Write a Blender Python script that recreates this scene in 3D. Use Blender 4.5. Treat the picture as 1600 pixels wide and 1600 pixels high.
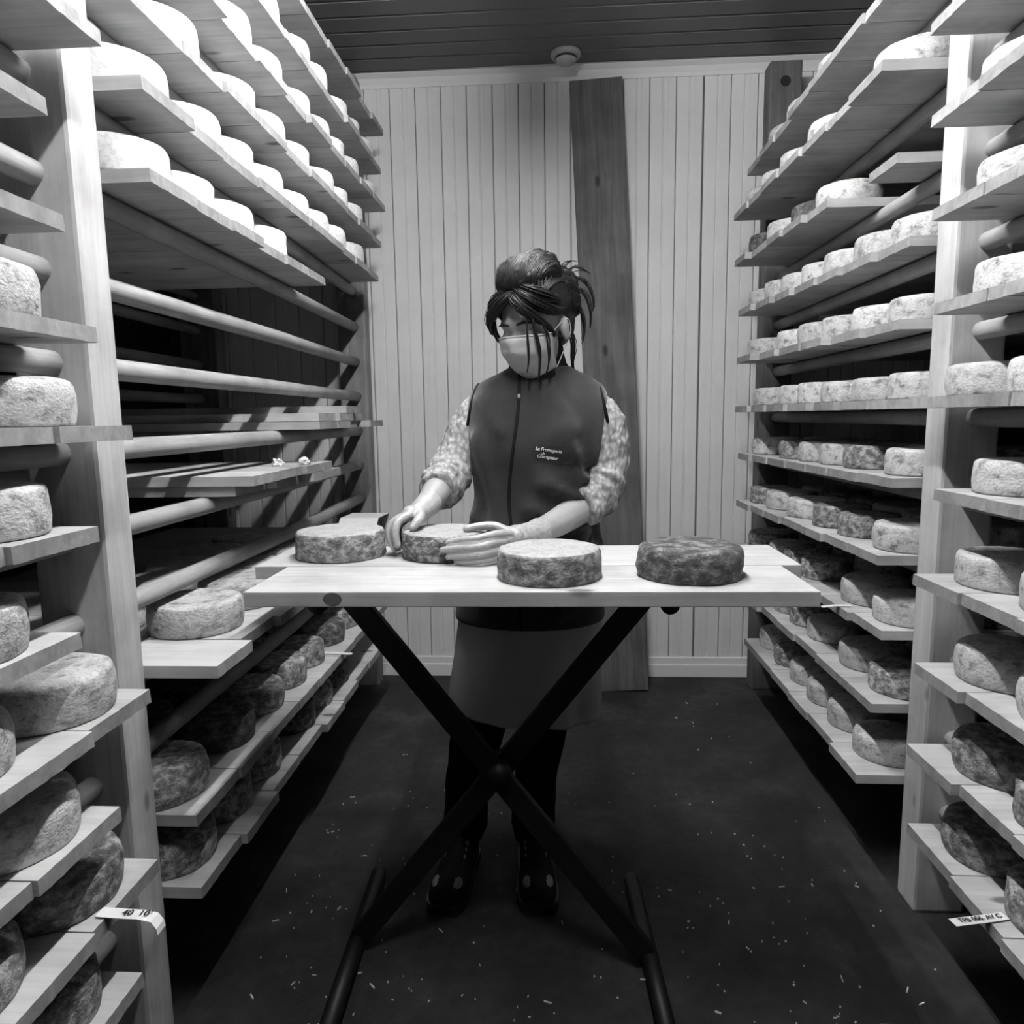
import bpy, bmesh, math, random
from mathutils import Vector, Matrix, noise
from mathutils.bvhtree import BVHTree
for o in list(bpy.data.objects): bpy.data.objects.remove(o)
S = bpy.context.scene
COL = S.collection
PI = math.pi

# ------------------------------------------------------------------ camera
F_PX = 1110.0
def _cam():
    y = Vector((62.0, -149.0, F_PX)).normalized()              # aisle direction in camera axes (right, down, forward)
    d = Vector((129.0, 8900.0, F_PX)); z = -(d - y * d.dot(y)).normalized()
    x = y.cross(z)
    right = Vector((x[0], y[0], z[0])); down = Vector((x[1], y[1], z[1])); fwd = Vector((x[2], y[2], z[2]))
    m = Matrix.Identity(4)
    for i in range(3):
        m[i][0] = right[i]; m[i][1] = -down[i]; m[i][2] = -fwd[i]
    m[2][3] = 1.25
    cd = bpy.data.cameras.new('camera'); cd.sensor_width = 36; cd.lens = 36 * F_PX / 1600
    cd.clip_start = .02
    c = bpy.data.objects.new('camera', cd); COL.objects.link(c); c.matrix_world = m
    S.camera = c
_cam()
# ------------------------------------------------------------------ world, exposure
w = bpy.data.worlds.new('world'); S.world = w; w.use_nodes = True
w.node_tree.nodes['Background'].inputs[0].default_value = (.5, .5, .5, 1)
w.node_tree.nodes['Background'].inputs[1].default_value = 0.0
S.view_settings.view_transform = 'Standard'; S.view_settings.look = 'None'
S.view_settings.gamma = 1; S.view_settings.exposure = 2.5
S.view_settings.use_curve_mapping = False
TUBE_STRENGTH = 62.0
TUBES = ((.22, 1.05), (1.17, 2.10)); TUBE = dict(x=-.05, z=2.60, r=.016)

# ------------------------------------------------------------------ materials
def g(v, a=1): return (v, v, v, a)
class NT:
    def __init__(s, name, rough=.7, spec=.3):
        s.m = bpy.data.materials.new(name); s.m.use_nodes = True
        s.t = s.m.node_tree; s.b = s.t.nodes['Principled BSDF']
        s.b.inputs['Roughness'].default_value = rough
        s.b.inputs['Specular IOR Level'].default_value = spec
    def n(s, typ, **kw):
        nd = s.t.nodes.new(typ)
        for k, v in kw.items(): setattr(nd, k, v)
        return nd
    def l(s, a, b): s.t.links.new(a, b)
    def coords(s, scale=(1, 1, 1), rnd=True):
        tc = s.n('ShaderNodeTexCoord'); mp = s.n('ShaderNodeMapping'); mp.inputs['Scale'].default_value = scale
        if rnd:
            oi = s.n('ShaderNodeObjectInfo'); mu = s.n('ShaderNodeMath', operation='MULTIPLY'); mu.inputs[1].default_value = 37
            s.l(oi.outputs['Random'], mu.inputs[0])
            ad = s.n('ShaderNodeVectorMath', operation='ADD'); s.l(tc.outputs['Object'], ad.inputs[0]); s.l(mu.outputs[0], ad.inputs[1])
            s.l(ad.outputs[0], mp.inputs['Vector'])
        else: s.l(tc.outputs['Object'], mp.inputs['Vector'])
        return mp.outputs[0]
    def noise(s, vec, scale, detail=4, rough=.55, dist=0):
        nd = s.n('ShaderNodeTexNoise'); nd.inputs['Scale'].default_value = scale; nd.inputs['Detail'].default_value = detail
        nd.inputs['Roughness'].default_value = rough; nd.inputs['Distortion'].default_value = dist
        s.l(vec, nd.inputs['Vector']); return nd.outputs['Fac']
    def ramp(s, fac, stops):
        r = s.n('ShaderNodeValToRGB'); e = r.color_ramp.elements
        while len(e) < len(stops): e.new(.5)
        for i, (p, v) in enumerate(stops): e[i].position = p; e[i].color = g(v)
        s.l(fac, r.inputs[0]); return r.outputs[0]
    def mix(s, a, b, fac, mode='MIX'):
        m = s.n('ShaderNodeMix', data_type='RGBA', blend_type=mode)
        for i, v in ((6, a), (7, b)):
            if isinstance(v, (int, float)): m.inputs[i].default_value = g(v)
            else: s.l(v, m.inputs[i])
        if isinstance(fac, (int, float)): m.inputs[0].default_value = fac
        else: s.l(fac, m.inputs[0])
        return m.outputs[2]
    def rnd_gain(s, col, lo, hi):
        oi = s.n('ShaderNodeObjectInfo'); mr = s.n('ShaderNodeMapRange'); mr.inputs[3].default_value = lo; mr.inputs[4].default_value = hi
        s.l(oi.outputs['Random'], mr.inputs[0]); return s.mix(col, mr.outputs[0], 1.0, 'MULTIPLY')
    def out(s, col): s.l(col, s.b.inputs['Base Color']) if not isinstance(col, (int, float)) else setattr(s.b.inputs['Base Color'], 'default_value', g(col))
    def bump(s, fac, strength=.3, dist=.002):
        b = s.n('ShaderNodeBump'); b.inputs['Strength'].default_value = strength; b.inputs['Distance'].default_value = dist
        s.l(fac, b.inputs['Height']); s.l(b.outputs[0], s.b.inputs['Normal'])

M = {}
def flat(name, v, rough=.6, spec=.3):
    t = NT(name, rough, spec); t.out(v); M[name] = t.m; return t
def wood(name, dark, lit, axis='x', lo=.85, hi=1.1, knots=True):
    t = NT(name, .72, .2)
    sc = {'x': (1.6, 22, 22), 'y': (22, 1.6, 22), 'z': (22, 22, 1.6)}[axis]
    v = t.coords(sc); n1 = t.noise(v, 1.5, 5, .6, .6)
    v2 = t.coords({'x': (4, 120, 120), 'y': (120, 4, 120), 'z': (120, 120, 4)}[axis]); n2 = t.noise(v2, 1.2, 3)
    c = t.ramp(n1, [(.3, dark), (.5, (dark + lit) / 2), (.68, lit)])
    c = t.mix(c, t.ramp(n2, [(.35, .75), (.6, 1)]), .32, 'MULTIPLY')
    v3 = t.coords((5, 5, 5)); n3 = t.noise(v3, 1.3, 4)
    c = t.mix(c, t.ramp(n3, [(.32, .68), (.58, 1)]), .8, 'MULTIPLY')
    if knots:
        vo = t.n('ShaderNodeTexVoronoi'); vo.inputs['Scale'].default_value = 1
        t.l(t.coords({'x': (4, 9, 9), 'y': (9, 4, 9), 'z': (9, 9, 4)}[axis]), vo.inputs['Vector'])
        c = t.mix(c, t.ramp(vo.outputs['Distance'], [(.07, .25), (.13, 1)]), .9, 'MULTIPLY')
    c = t.rnd_gain(c, lo, hi); t.out(c); t.bump(n2, .35, .0012); M[name] = t.m
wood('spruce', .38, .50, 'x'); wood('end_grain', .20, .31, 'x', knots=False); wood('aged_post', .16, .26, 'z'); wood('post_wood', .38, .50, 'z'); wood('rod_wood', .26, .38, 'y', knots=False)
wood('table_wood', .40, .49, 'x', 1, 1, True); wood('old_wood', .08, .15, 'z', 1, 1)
def rind(name, a, b, c, scale=16, lo=.85, hi=1.1, bstr=.6, crack=True, th=(.36, .5, .62)):
    t = NT(name, .6, .35)
    v = t.coords((1, 1, 1)); n1 = t.noise(v, scale, 6, .66, .12); n2 = t.noise(v, scale * 4.5, 3, .6)
    col = t.ramp(n1, [(th[0], a), (th[1], b), (th[2], c)])
    col = t.mix(col, t.ramp(n2, [(.3, .62), (.55, 1)]), .75, 'MULTIPLY')
    col = t.rnd_gain(col, lo, hi); t.out(col)
    ad = t.n('ShaderNodeMath', operation='ADD'); t.l(n1, ad.inputs[0]); t.l(n2, ad.inputs[1])
    t.bump(ad.outputs[0], bstr, .004); M[name] = t.m
# object space of a wheel is its unit mesh (radius 1), so scales are per radius
rind('rind_white', .54, .60, .64, 2, .95, 1.0, .15)
rind('rind_pale', .16, .38, .52, 3.4, .8, 1.1, .6, th=(.33, .43, .54))
rind('rind_mottled', .09, .23, .46, 4.2, .75, 1.15, .8, th=(.38, .5, .6))
rind('rind_dark', .035, .09, .24, 4.0, .7, 1.1, .9, th=(.38, .5, .62))
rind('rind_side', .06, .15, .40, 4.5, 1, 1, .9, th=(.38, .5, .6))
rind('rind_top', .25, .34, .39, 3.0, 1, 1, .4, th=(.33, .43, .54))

t = NT('wall_paint', .55, .3); v = t.coords((1, 1, 1), False); n = t.noise(v, 3, 4); n2 = t.noise(t.coords((40, 40, 1.5), False), 1, 3)
c = t.mix(t.ramp(n, [(.3, .56), (.7, .64)]), t.ramp(n2, [(.28, .8), (.45, 1)]), .5, 'MULTIPLY'); t.out(c); M['wall_paint'] = t.m
flat('trim_paint', .62, .5); flat('groove', .12, .9, .1)
t = NT('ceiling_paint', .5, .3); t.out(.11); M['ceiling_paint'] = t.m
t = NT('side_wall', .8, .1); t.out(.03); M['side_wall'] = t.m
t = NT('floor_mat', .75, .25); v = t.coords((1, 1, 1), False); n = t.noise(v, 4, 6, .65, .3); n2 = t.noise(v, 30, 3)
c = t.mix(t.ramp(n, [(.35, .018), (.55, .032), (.72, .060)]), t.ramp(n2, [(.3, .6), (.6, 1.0)]), .8, 'MULTIPLY'); t.out(c)
wv = t.n('ShaderNodeTexWave'); wv.inputs['Scale'].default_value = 60; t.l(v, wv.inputs['Vector']); t.bump(wv.outputs['Fac'], .25, .002); M['floor_mat'] = t.m
flat('black_metal', .007, .5, .35); flat('rubber', .015, .3, .5); flat('paper', .62, .6); flat('ink', .02, .8, .1)
flat('plastic_white', .35, .4); flat('shaving', .75, .7); flat('lamp_body', .5, .5); flat('crumb', .7, .8)
t = NT('tube_glow'); t.b.inputs['Emission Color'].default_value = g(1); t.b.inputs['Emission Strength'].default_value = TUBE_STRENGTH; M['tube_glow'] = t.m
t = NT('skin', .5, .4); v = t.coords((1, 1, 1), False); t.out(t.ramp(t.noise(v, 14, 3), [(.3, .30), (.7, .36)])); M['skin'] = t.m
t = NT('glove', .35, .5); v = t.coords((1, 1, 1), False); n = t.noise(v, 55, 3, .5, 1.2); t.out(t.ramp(n, [(.3, .32), (.7, .44)])); t.bump(n, .55, .004); M['glove'] = t.m
t = NT('fleece', .95, .1); v = t.coords((1, 1, 1), False); n = t.noise(v, 9, 4); n2 = t.noise(v, 260, 2)
t.out(t.ramp(n, [(.3, .024), (.7, .038)])); t.bump(n2, .5, .002); t.b.inputs['Sheen Weight'].default_value = .25; M['fleece'] = t.m
flat('fleece_trim', .012, .9, .1)
t = NT('skirt_cloth', .9, .15); v = t.coords((1, 1, 1), False); t.out(t.ramp(t.noise(v, 7, 4), [(.3, .38), (.7, .46)])); M['skirt_cloth'] = t.m
flat('trouser_cloth', .008, .95, .05); flat('shoe_dark', .010, .7, .2); flat('shoe_pale', .28, .7, .2)
t = NT('knit', .95, .1); v = t.coords((1, 1, 1), False); n = t.noise(v, 24, 4); 
vo = t.n('ShaderNodeTexVoronoi'); vo.inputs['Scale'].default_value = 95; t.l(t.coords((1, 1, .55), False), vo.inputs['Vector'])
c = t.mix(t.ramp(n, [(.3, .34), (.65, .52)]), t.ramp(vo.outputs['Distance'], [(.1, 1), (.75, .35)]), .75, 'MULTIPLY'); t.out(c)
iv = t.n('ShaderNodeMath', operation='SUBTRACT'); iv.inputs[0].default_value = 1; t.l(vo.outputs['Distance'], iv.inputs[1]); t.bump(iv.outputs[0], .9, .004); M['knit'] = t.m
flat('hair', .010, .48, .45); flat('mask_cloth', .46, .7, .2); flat('mask_edge', .50, .6)
flat('brow', .02, .8); flat('thread', .85, .7)

# ------------------------------------------------------------------ mesh helpers
def link(o): COL.objects.link(o); return o
def obj(name, me, mat=None, parent=None, smooth=False):
    if isinstance(me, bmesh.types.BMesh):
        bm = me; me = bpy.data.meshes.new(name); bm.normal_update(); bm.to_mesh(me); bm.free()
    if mat is not None and not me.materials: me.materials.append(M[mat])
    if smooth:
        for p in me.polygons: p.use_smooth = True
    o = bpy.data.objects.new(name, me); link(o)
    if parent is not None: o.parent = parent
    return o
def tag(o, label, cat, group=None):
    o['label'] = label; o['category'] = cat
    if group: o['group'] = group
    return o
def empty(name, loc=(0, 0, 0)):
    o = bpy.data.objects.new(name, None); o.location = loc; o.empty_display_size = .05; return link(o)
def struct(o): o['kind'] = 'structure'; return o
def box(bm, x0, x1, y0, y1, z0, z1, bev=0):
    r = bmesh.ops.create_cube(bm, size=1); vs = r['verts']
    for v in vs: v.co = Vector(((x0 + x1) / 2 + v.co.x * (x1 - x0), (y0 + y1) / 2 + v.co.y * (y1 - y0), (z0 + z1) / 2 + v.co.z * (z1 - z0)))
    if bev:
        es = list({e for v in vs for e in v.link_edges}); bmesh.ops.bevel(bm, geom=es, offset=bev, segments=2, affect='EDGES', profile=.6)
    return bm
def nb(): return bmesh.new()
def frames(pts):
    n = len(pts); T = []
    for i in range(n):
        a = pts[max(i - 1, 0)]; b = pts[min(i + 1, n - 1)]; T.append((b - a).normalized())
    ref = Vector((0, 0, 1)) if abs(T[0].z) < .9 else Vector((1, 0, 0))
    U = (ref - T[0] * ref.dot(T[0])).normalized(); out = []
    for i in range(n):
        if i: U = (U - T[i] * U.dot(T[i])).normalized()
        out.append((T[i], U, T[i].cross(U)))
    return out
def tube(bm, pts, rad, segs=12, ends='round', flat_=1.0):
    pts = [Vector(p) for p in pts]
    if not isinstance(rad, (list, tuple)): rad = [rad] * len(pts)
    fr = frames(pts); rings = []
    seq = [(pts[i], rad[i], fr[i]) for i in range(len(pts))]
    if ends == 'round':
        pre = [(pts[0] - fr[0][0] * rad[0] * s, rad[0] * c, fr[0]) for s, c in ((.95, .3), (.6, .8))]
        post = [(pts[-1] + fr[-1][0] * rad[-1] * s, rad[-1] * c, fr[-1]) for s, c in ((.6, .8), (.95, .3))]
        seq = pre + seq + post
    for p, r, (T, U, V) in seq:
        rings.append([bm.verts.new(p + (U * math.cos(2 * PI * k / segs) + V * math.sin(2 * PI * k / segs) * flat_) * r) for k in range(segs)])
    for a, b in zip(rings, rings[1:]):
        for k in range(segs): bm.faces.new((a[k], a[(k + 1) % segs], b[(k + 1) % segs], b[k]))
    if ends != 'open':
        bm.faces.new(list(reversed(rings[0]))); bm.faces.new(rings[-1])
    return bm
def cat(pts, sub=4):
    """Catmull-Rom through points (any dimension tuples)."""
    P = [tuple(p) for p in pts]; out = []
    for i in range(len(P) - 1):
        p0 = P[max(i - 1, 0)]; p1 = P[i]; p2 = P[i + 1]; p3 = P[min(i + 2, len(P) - 1)]
        for s in range(sub):
            t = s / sub
            out.append(tuple(.5 * (2 * b + (c - a) * t + (2 * a - 5 * b + 4 * c - d) * t * t + (3 * b - a - 3 * c + d) * t ** 3) for a, b, c, d in zip(p0, p1, p2, p3)))
    out.append(P[-1]); return out
def chain(bm, pr, segs=12, sub=4, ends='round', flat_=1.0):
    """pr: (x,y,z,r) control points -> smooth tube."""
    q = cat(pr, sub); return tube(bm, [p[:3] for p in q], [p[3] for p in q], segs, ends, flat_)
def ball(bm, c, r, mat=None, seg=20):
    """ellipsoid; r tuple along the axes of mat (3x3 columns)."""
    if not isinstance(r, (tuple, list)): r = (r, r, r)
    m = Matrix.Translation(Vector(c)) @ ((mat or Matrix.Identity(3)).to_4x4()) @ Matrix.Diagonal((r[0], r[1], r[2], 1))
    bmesh.ops.create_uvsphere(bm, u_segments=seg, v_segments=seg // 2, radius=1, matrix=m); return bm
def loft(bm, rings, segs=48, cap=True, power=2.0):
    """rings: (z, cx, cy, rx, ry)"""
    R = []
    for z, cx, cy, rx, ry in rings:
        row = []
        for k in range(segs):
            a = 2 * PI * k / segs; ca, sa = math.cos(a), math.sin(a)
            e = 2 / power
            row.append(bm.verts.new((cx + rx * math.copysign(abs(ca) ** e, ca), cy + ry * math.copysign(abs(sa) ** e, sa), z)))
        R.append(row)
    for a, b in zip(R, R[1:]):
        for k in range(segs): bm.faces.new((a[k], a[(k + 1) % segs], b[(k + 1) % segs], b[k]))
    if cap: bm.faces.new(list(reversed(R[0]))); bm.faces.new(R[-1])
    return R
def evaluate(o):
    dg = bpy.context.evaluated_depsgraph_get(); dg.update()
    me = bpy.data.meshes.new_from_object(o.evaluated_get(dg)); return me
def remesh(bm, voxel, iters=4, fac=.5):
    me = bpy.data.meshes.new('tmp'); bm.to_mesh(me); bm.free()
    o = link(bpy.data.objects.new('tmp', me))
    m = o.modifiers.new('r', 'REMESH'); m.mode = 'VOXEL'; m.voxel_size = voxel
    s = o.modifiers.new('s', 'SMOOTH'); s.factor = fac; s.iterations = iters
    r = evaluate(o); bpy.data.objects.remove(o)
    for p in r.polygons: p.use_smooth = True
    return r
def ordinal(n): return {1: '1st', 2: '2nd', 3: '3rd'}.get(n, '%dth' % n)

# ------------------------------------------------------------------ room
YW = 3.344; XL, XR_ = -1.80, 1.92; YF = -1.6; ZC = 2.755
bm = box(nb(), XL - .1, XR_ + .1, YF, YW + .1, -.06, 0); struct(obj('floor', bm, 'floor_mat'))
bm = box(nb(), XL - .1, XR_ + .1, YF, YW + .1, ZC, ZC + .06); ceil = struct(obj('ceiling', bm, 'ceiling_paint'))
me = None
prof = [(-.049, 0), (-.044, -.007), (.044, -.007), (.049, 0)]
bm = nb(); a = [bm.verts.new((XL, y, z)) for y, z in prof]; b = [bm.verts.new((XR_, y, z)) for y, z in prof]
for i in range(3): bm.faces.new((a[i], b[i], b[i + 1], a[i + 1]))
bm.faces.new(a); bm.faces.new(list(reversed(b))); bm.faces.new((a[3], b[3], b[0], a[0]))
me = bpy.data.meshes.new('ceiling_board'); bmesh.ops.recalc_face_normals(bm, faces=bm.faces); bm.to_mesh(me); bm.free(); me.materials.append(M['ceiling_paint'])
y = 3.274
while y > 2.0:
    o = obj('ceiling_board', me, None, ceil); o.location = (0, y - .05, ZC); y -= .105
bm = box(nb(), XL - .1, XR_ + .1, YW, YW + .08, 0, ZC); wall = struct(obj('wall_back', bm, 'groove'))
bm = nb()                                                            # one cladding board: chamfered edges and a central bead groove
P = [(-.0560, 0), (-.0560, -.006), (-.0525, -.0095), (-.004, -.0095), (-.0015, -.0045), (.0015, -.0045), (.004, -.0095), (.0525, -.0095), (.0560, -.006), (.0560, 0)]
a = [bm.verts.new((x, y, .085)) for x, y in P]; b = [bm.verts.new((x, y, 2.715)) for x, y in P]
for i in range(len(P) - 1): bm.faces.new((a[i], a[i + 1], b[i + 1], b[i]))
bm.faces.new(list(reversed(a))); bm.faces.new(b)
me = bpy.data.meshes.new('wall_board'); bmesh.ops.recalc_face_normals(bm, faces=bm.faces); bm.to_mesh(me); bm.free(); me.materials.append(M['wall_paint'])
i = -21
while .668 + .115 * i + .0575 < XR_ - .05:
    x = .668 + .115 * i + .0575 + (.005 if i >= 0 else 0); o = obj('wall_board', me, None, wall); o.location = (x, YW, 0); i += 1
bm = nb(); box(bm, XL, XR_, YW - .028, YW, 0, .062, .004); box(bm, XL, XR_, YW - .020, YW, .060, .095, .004)
struct(obj('baseboard_back', bm, 'trim_paint'))
bm = nb(); pts = [(YW, 2.700), (YW - .014, 2.700), (YW - .018, 2.715), (YW - .03, 2.735), (YW - .05, 2.748), (YW - .052, ZC), (YW, ZC)]
a = [bm.verts.new((XL, y, z)) for y, z in pts]; b = [bm.verts.new((XR_, y, z)) for y, z in pts]
for i in range(len(pts)): bm.faces.new((a[i], a[(i + 1) % len(pts)], b[(i + 1) % len(pts)], b[i]))
bm.faces.new(a); bm.faces.new(b); bmesh.ops.recalc_face_normals(bm, faces=bm.faces); struct(obj('trim_1', bm, 'trim_paint'))
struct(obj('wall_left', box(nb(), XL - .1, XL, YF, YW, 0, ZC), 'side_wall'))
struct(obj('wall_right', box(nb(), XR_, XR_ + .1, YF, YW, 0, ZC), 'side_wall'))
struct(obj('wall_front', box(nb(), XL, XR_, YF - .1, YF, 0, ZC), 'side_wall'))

# two ceiling battens with their tubes light the aisle
for (y0, y1), lb in zip(TUBES, ('long ceiling batten with a bare fluorescent tube, away from the end wall', 'long ceiling batten with a bare fluorescent tube above the work table')):
    L = tag(empty('ceiling_lamp', (TUBE['x'], (y0 + y1) / 2, ZC)), lb, 'lamp'); hl = (y1 - y0) / 2
    obj('housing', box(nb(), -.030, .030, -hl - .04, hl + .04, -.115, 0, .006), 'lamp_body', L)
    for q in (-1, 1): obj('socket', box(nb(), -.02, .02, q * (hl + .02) - .018, q * (hl + .02) + .018, -.175, -.113, .003), 'lamp_body', L)
    obj('tube', tube(nb(), [(0, -hl, TUBE['z'] - ZC), (0, hl, TUBE['z'] - ZC)], TUBE['r'], 12, 'flat'), 'tube_glow', L, True)

# smoke detector
D = tag(empty('smoke_detector', (.07, 3.19, ZC - .006)), 'round white smoke detector on the ceiling', 'detector')
def lathe(bm, prof, segs=32):
    R = [[bm.verts.new((r * math.cos(2 * PI * k / segs), r * math.sin(2 * PI * k / segs), z)) for k in range(segs)] for r, z in prof]
    for a, b in zip(R, R[1:]):
        for k in range(segs): bm.faces.new((a[k], a[(k + 1) % segs], b[(k + 1) % segs], b[k]))
    bm.faces.new(R[0]); bm.faces.new(R[-1]); bmesh.ops.recalc_face_normals(bm, faces=bm.faces); return bm
obj('base', lathe(nb(), [(.062, 0), (.064, -.010), (.058, -.018)]), 'plastic_white', D, True)
obj('cap', lathe(nb(), [(.044, -.017), (.044, -.030), (.034, -.040), (.012, -.043)]), 'plastic_white', D, True)
obj('vent_ring', lathe(nb(), [(.046, -.020), (.047, -.026), (.044, -.028)]), 'rubber', D, True)

# plank leaning on the wall
def oriented_box(name, p0, p1, wdir, width, thick, mat):
    p0, p1 = Vector(p0), Vector(p1); z = (p1 - p0).normalized(); x = Vector(wdir); x = (x - z * x.dot(z)).normalized(); y = z.cross(x)
    bm = box(nb(), -width / 2, width / 2, -thick / 2, thick / 2, 0, (p1 - p0).length, .003)
    o = obj(name, bm, mat); m = Matrix.Identity(4)
    for i in range(3): m[i][0] = x[i]; m[i][1] = y[i]; m[i][2] = z[i]; m[i][3] = p0[i]
    o.matrix_world = m; return o
tag(oriented_box('leaning_plank', (.319, 3.145, .003), (.200, 3.300, 2.685), (1, 0, 0), .226, .032, 'old_wood'), 'tall dark weathered plank leaning upright against the white boarded wall', 'plank')

# ------------------------------------------------------------------ racks
PT = .024                                                            # plank thickness
ROD = .021
zL = lambda k: 1.221 + .152 * k                                      # underside of a plank on level k, rack with the bare rods
zR = lambda k: 1.255 + .193 * k
def post(bm, x0, x1, y0, y1, z1, bev=.008): return box(bm, x0, x1, y0, y1, 0, z1, bev)
rackL = tag(empty('cheese_rack', (-1.2, 1.9, 0)), 'wooden rack of round rods, half of its rods bare, white young cheeses on top', 'rack')
rackR = tag(empty('cheese_rack', (1.3, 1.9, 0)), 'wooden rack of round rods with every shelf stocked with mottled cheeses', 'rack')
def child(name, bm, mat, root, smooth=False):
    o = obj(name, bm, mat, root, smooth); o.matrix_parent_inverse = Matrix.Translation(-root.location); return o
for x0, x1, y0, y1 in ((-.905, -.772, 1.172, 1.252), (-.945, -.822, 3.18, 3.27), (-1.62, -1.50, 1.172, 1.252), (-1.62, -1.50, 3.18, 3.27), (-.905, -.772, -.55, -.47), (-1.62, -1.50, -.55, -.47)):
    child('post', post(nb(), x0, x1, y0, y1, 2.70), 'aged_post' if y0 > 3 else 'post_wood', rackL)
for k in range(-6, 9):
    for x in (-.842, -1.56):
        wob = random.Random(k * 7 + int(x * 10)).uniform(-.004, .004)
        child('rod', tube(nb(), [(x, -.53, zL(k) - ROD), (x + wob, .4, zL(k) - ROD), (x - wob, 1.21, zL(k) - ROD), (x + wob, 2.2, zL(k) - ROD), (x - .03, 3.23, zL(k) - ROD)], ROD, 14, 'flat'), 'rod_wood', rackL, True)
for x0, x1, y0, y1, zt in ((.897, 1.02, 1.690, 1.775, 2.68), (.900, 1.03, 3.16, 3.25, 2.672), (1.62, 1.74, 1.69, 1.775, 2.68), (1.62, 1.74, 3.16, 3.25, 2.68), (.897, 1.02, -.35, -.27, 2.68), (1.62, 1.74, -.35, -.27, 2.68)):
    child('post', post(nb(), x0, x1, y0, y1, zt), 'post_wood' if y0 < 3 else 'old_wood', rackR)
bm = nb(); bmesh.ops.create_circle(bm, cap_ends=True, segments=20, radius=.021, matrix=Matrix.Translation((.962, 3.1592, 2.592)) @ Matrix.Rotation(PI / 2, 4, 'X'))
bm.normal_update(); bmesh.ops.solidify(bm, geom=bm.faces[:], thickness=.0015); child('rod_hole', bm, 'ink', rackR)
for k in range(-5, 6):
    for x in (.965, 1.68):
        child('rod', tube(nb(), [(x, -.31, zR(k) - ROD), (x, .7, zR(k) - ROD), (x, 1.73, zR(k) - ROD), (x, 2.5, zR(k) - ROD), (x, 3.2, zR(k) - ROD)], ROD, 14, 'flat'), 'rod_wood', rackR, True)

# shelf planks: aisle end at local x = 0, running away along +x
PLEN = .96
def plank_mesh(seed, length=PLEN, rough=.0014):
    rd = random.Random(seed); bm = nb(); n = 17
    xs = [0, .02, length / 2, length]
    top = []; bot = []
    warp = rd.uniform(-.002, .002)
    for x in xs:
        tr = []; br = []
        for j in range(n):
            y = (-.5 + j / (n - 1)) * .18; e = rd.uniform(-rough, rough) * .35 if x == 0 else 0
            tr.append(bm.verts.new((x + e + (.001 if x == 0 else 0), y, PT)))
            br.append(bm.verts.new((x + (e + rd.uniform(-rough, rough) * .5 if x == 0 else 0), y, 0 if x else rd.uniform(0, .0010))))
        top.append(tr); bot.append(br)
    for i in range(len(xs) - 1):
        for j in range(n - 1):
            bm.faces.new((top[i][j], top[i + 1][j], top[i + 1][j + 1], top[i][j + 1]))
            bm.faces.new((bot[i][j], bot[i][j + 1], bot[i + 1][j + 1], bot[i + 1][j]))
        for j in (0, n - 1): bm.faces.new((top[i][j], bot[i][j], bot[i + 1][j], top[i + 1][j]))
    for i in (0, len(xs) - 1):
        for j in range(n - 1): bm.faces.new((top[i][j], top[i][j + 1], bot[i][j + 1], bot[i][j]))
    bmesh.ops.recalc_face_normals(bm, faces=bm.faces)
    bm.normal_update(); me = bpy.data.meshes.new('shelf_plank'); bm.to_mesh(me); bm.free(); me.materials.append(M['spruce']); me.materials.append(M['end_grain'])
    for p in me.polygons:
        if abs(p.normal.x) > .6: p.material_index = 1
    return me
PM = [plank_mesh(s) for s in range(7)]
rp = random.Random(5)
def plank(side, x, y0, y1, z, label, group, mesh=None):
    o = bpy.data.objects.new('shelf_plank', mesh or rp.choice(PM)); link(o)
    o.location = (x, (y0 + y1) / 2, z + .0012); o.scale = (1, ((y1 - y0) - .003) / .18, 1)
    o.rotation_euler = (0, 0, PI if side < 0 else 0)
    return tag(o, label, 'plank', group)
def plank_row(side, y0, y1, xf, z, where, group, wnom=.182, jit=.010, flush=False):
    """tile y0..y1 with planks counted from the end wall; xf(y) gives the aisle end"""
    n = max(1, round((y1 - y0) / wnom)); ed = [y1]
    for i in range(1, n): ed.append(y1 - (y1 - y0) * i / n + rp.uniform(-.012, .012))
    ed.append(y0)
    for i in range(n):
        ym = (ed[i] + ed[i + 1]) / 2; x = xf(ym) + (rp.uniform(-jit, jit))
        plank(side, x, ed[i + 1], ed[i], z, 'pale shelf plank, %s from end wall, %s' % (ordinal(i + 1), where), group)
LEVL = {-6: 1, -5: 2, -3: 3, -1: 4, 0: 5, 3: 6, 4: 7, 5: 8, 6: 9, 7: 10, 8: 11}
wL = lambda k: '%s shelf up, bare-rod rack' % ordinal(LEVL[k])
wR = lambda k: '%s shelf up, stocked rack' % ordinal(k + 6)
wLn = lambda k: '%s board up, outer bay, bare-rod rack' % ordinal(k + 7)
wRn = lambda k: '%s board up, outer bay, stocked rack' % ordinal(k + 6)
GP = 'loose spruce planks laid across the rack rods'
FXL = {8: -.705, 7: -.714, 6: -.717, 5: -.722, 4: -.721, 3: -.722, -3: -.655, -5: -.70, -6: -.695}
for k, (a, b) in {8: (1.30, 3.16), 7: (1.30, 3.165), 6: (1.30, 3.17), 5: (1.295, 3.155), 4: (1.294, 3.09), 3: (1.302, 2.325), -5: (1.262, 2.93), -6: (1.260, 2.95)}.items():
    plank_row(-1, a, b, lambda y, k=k: FXL[k], zL(k), wL(k), GP)
# third shelf: first plank bare and pushed out, the rest beyond it
plank(-1, -.636, 1.262, 1.425, zL(-3), 'bare pale plank pushed out past the others, 3rd shelf up, rack with bare rods', GP)
plank_row(-1, 1.43, 3.0, lambda y: -.655 if y < 1.8 else -.705, zL(-3), wL(-3), GP)
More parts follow.
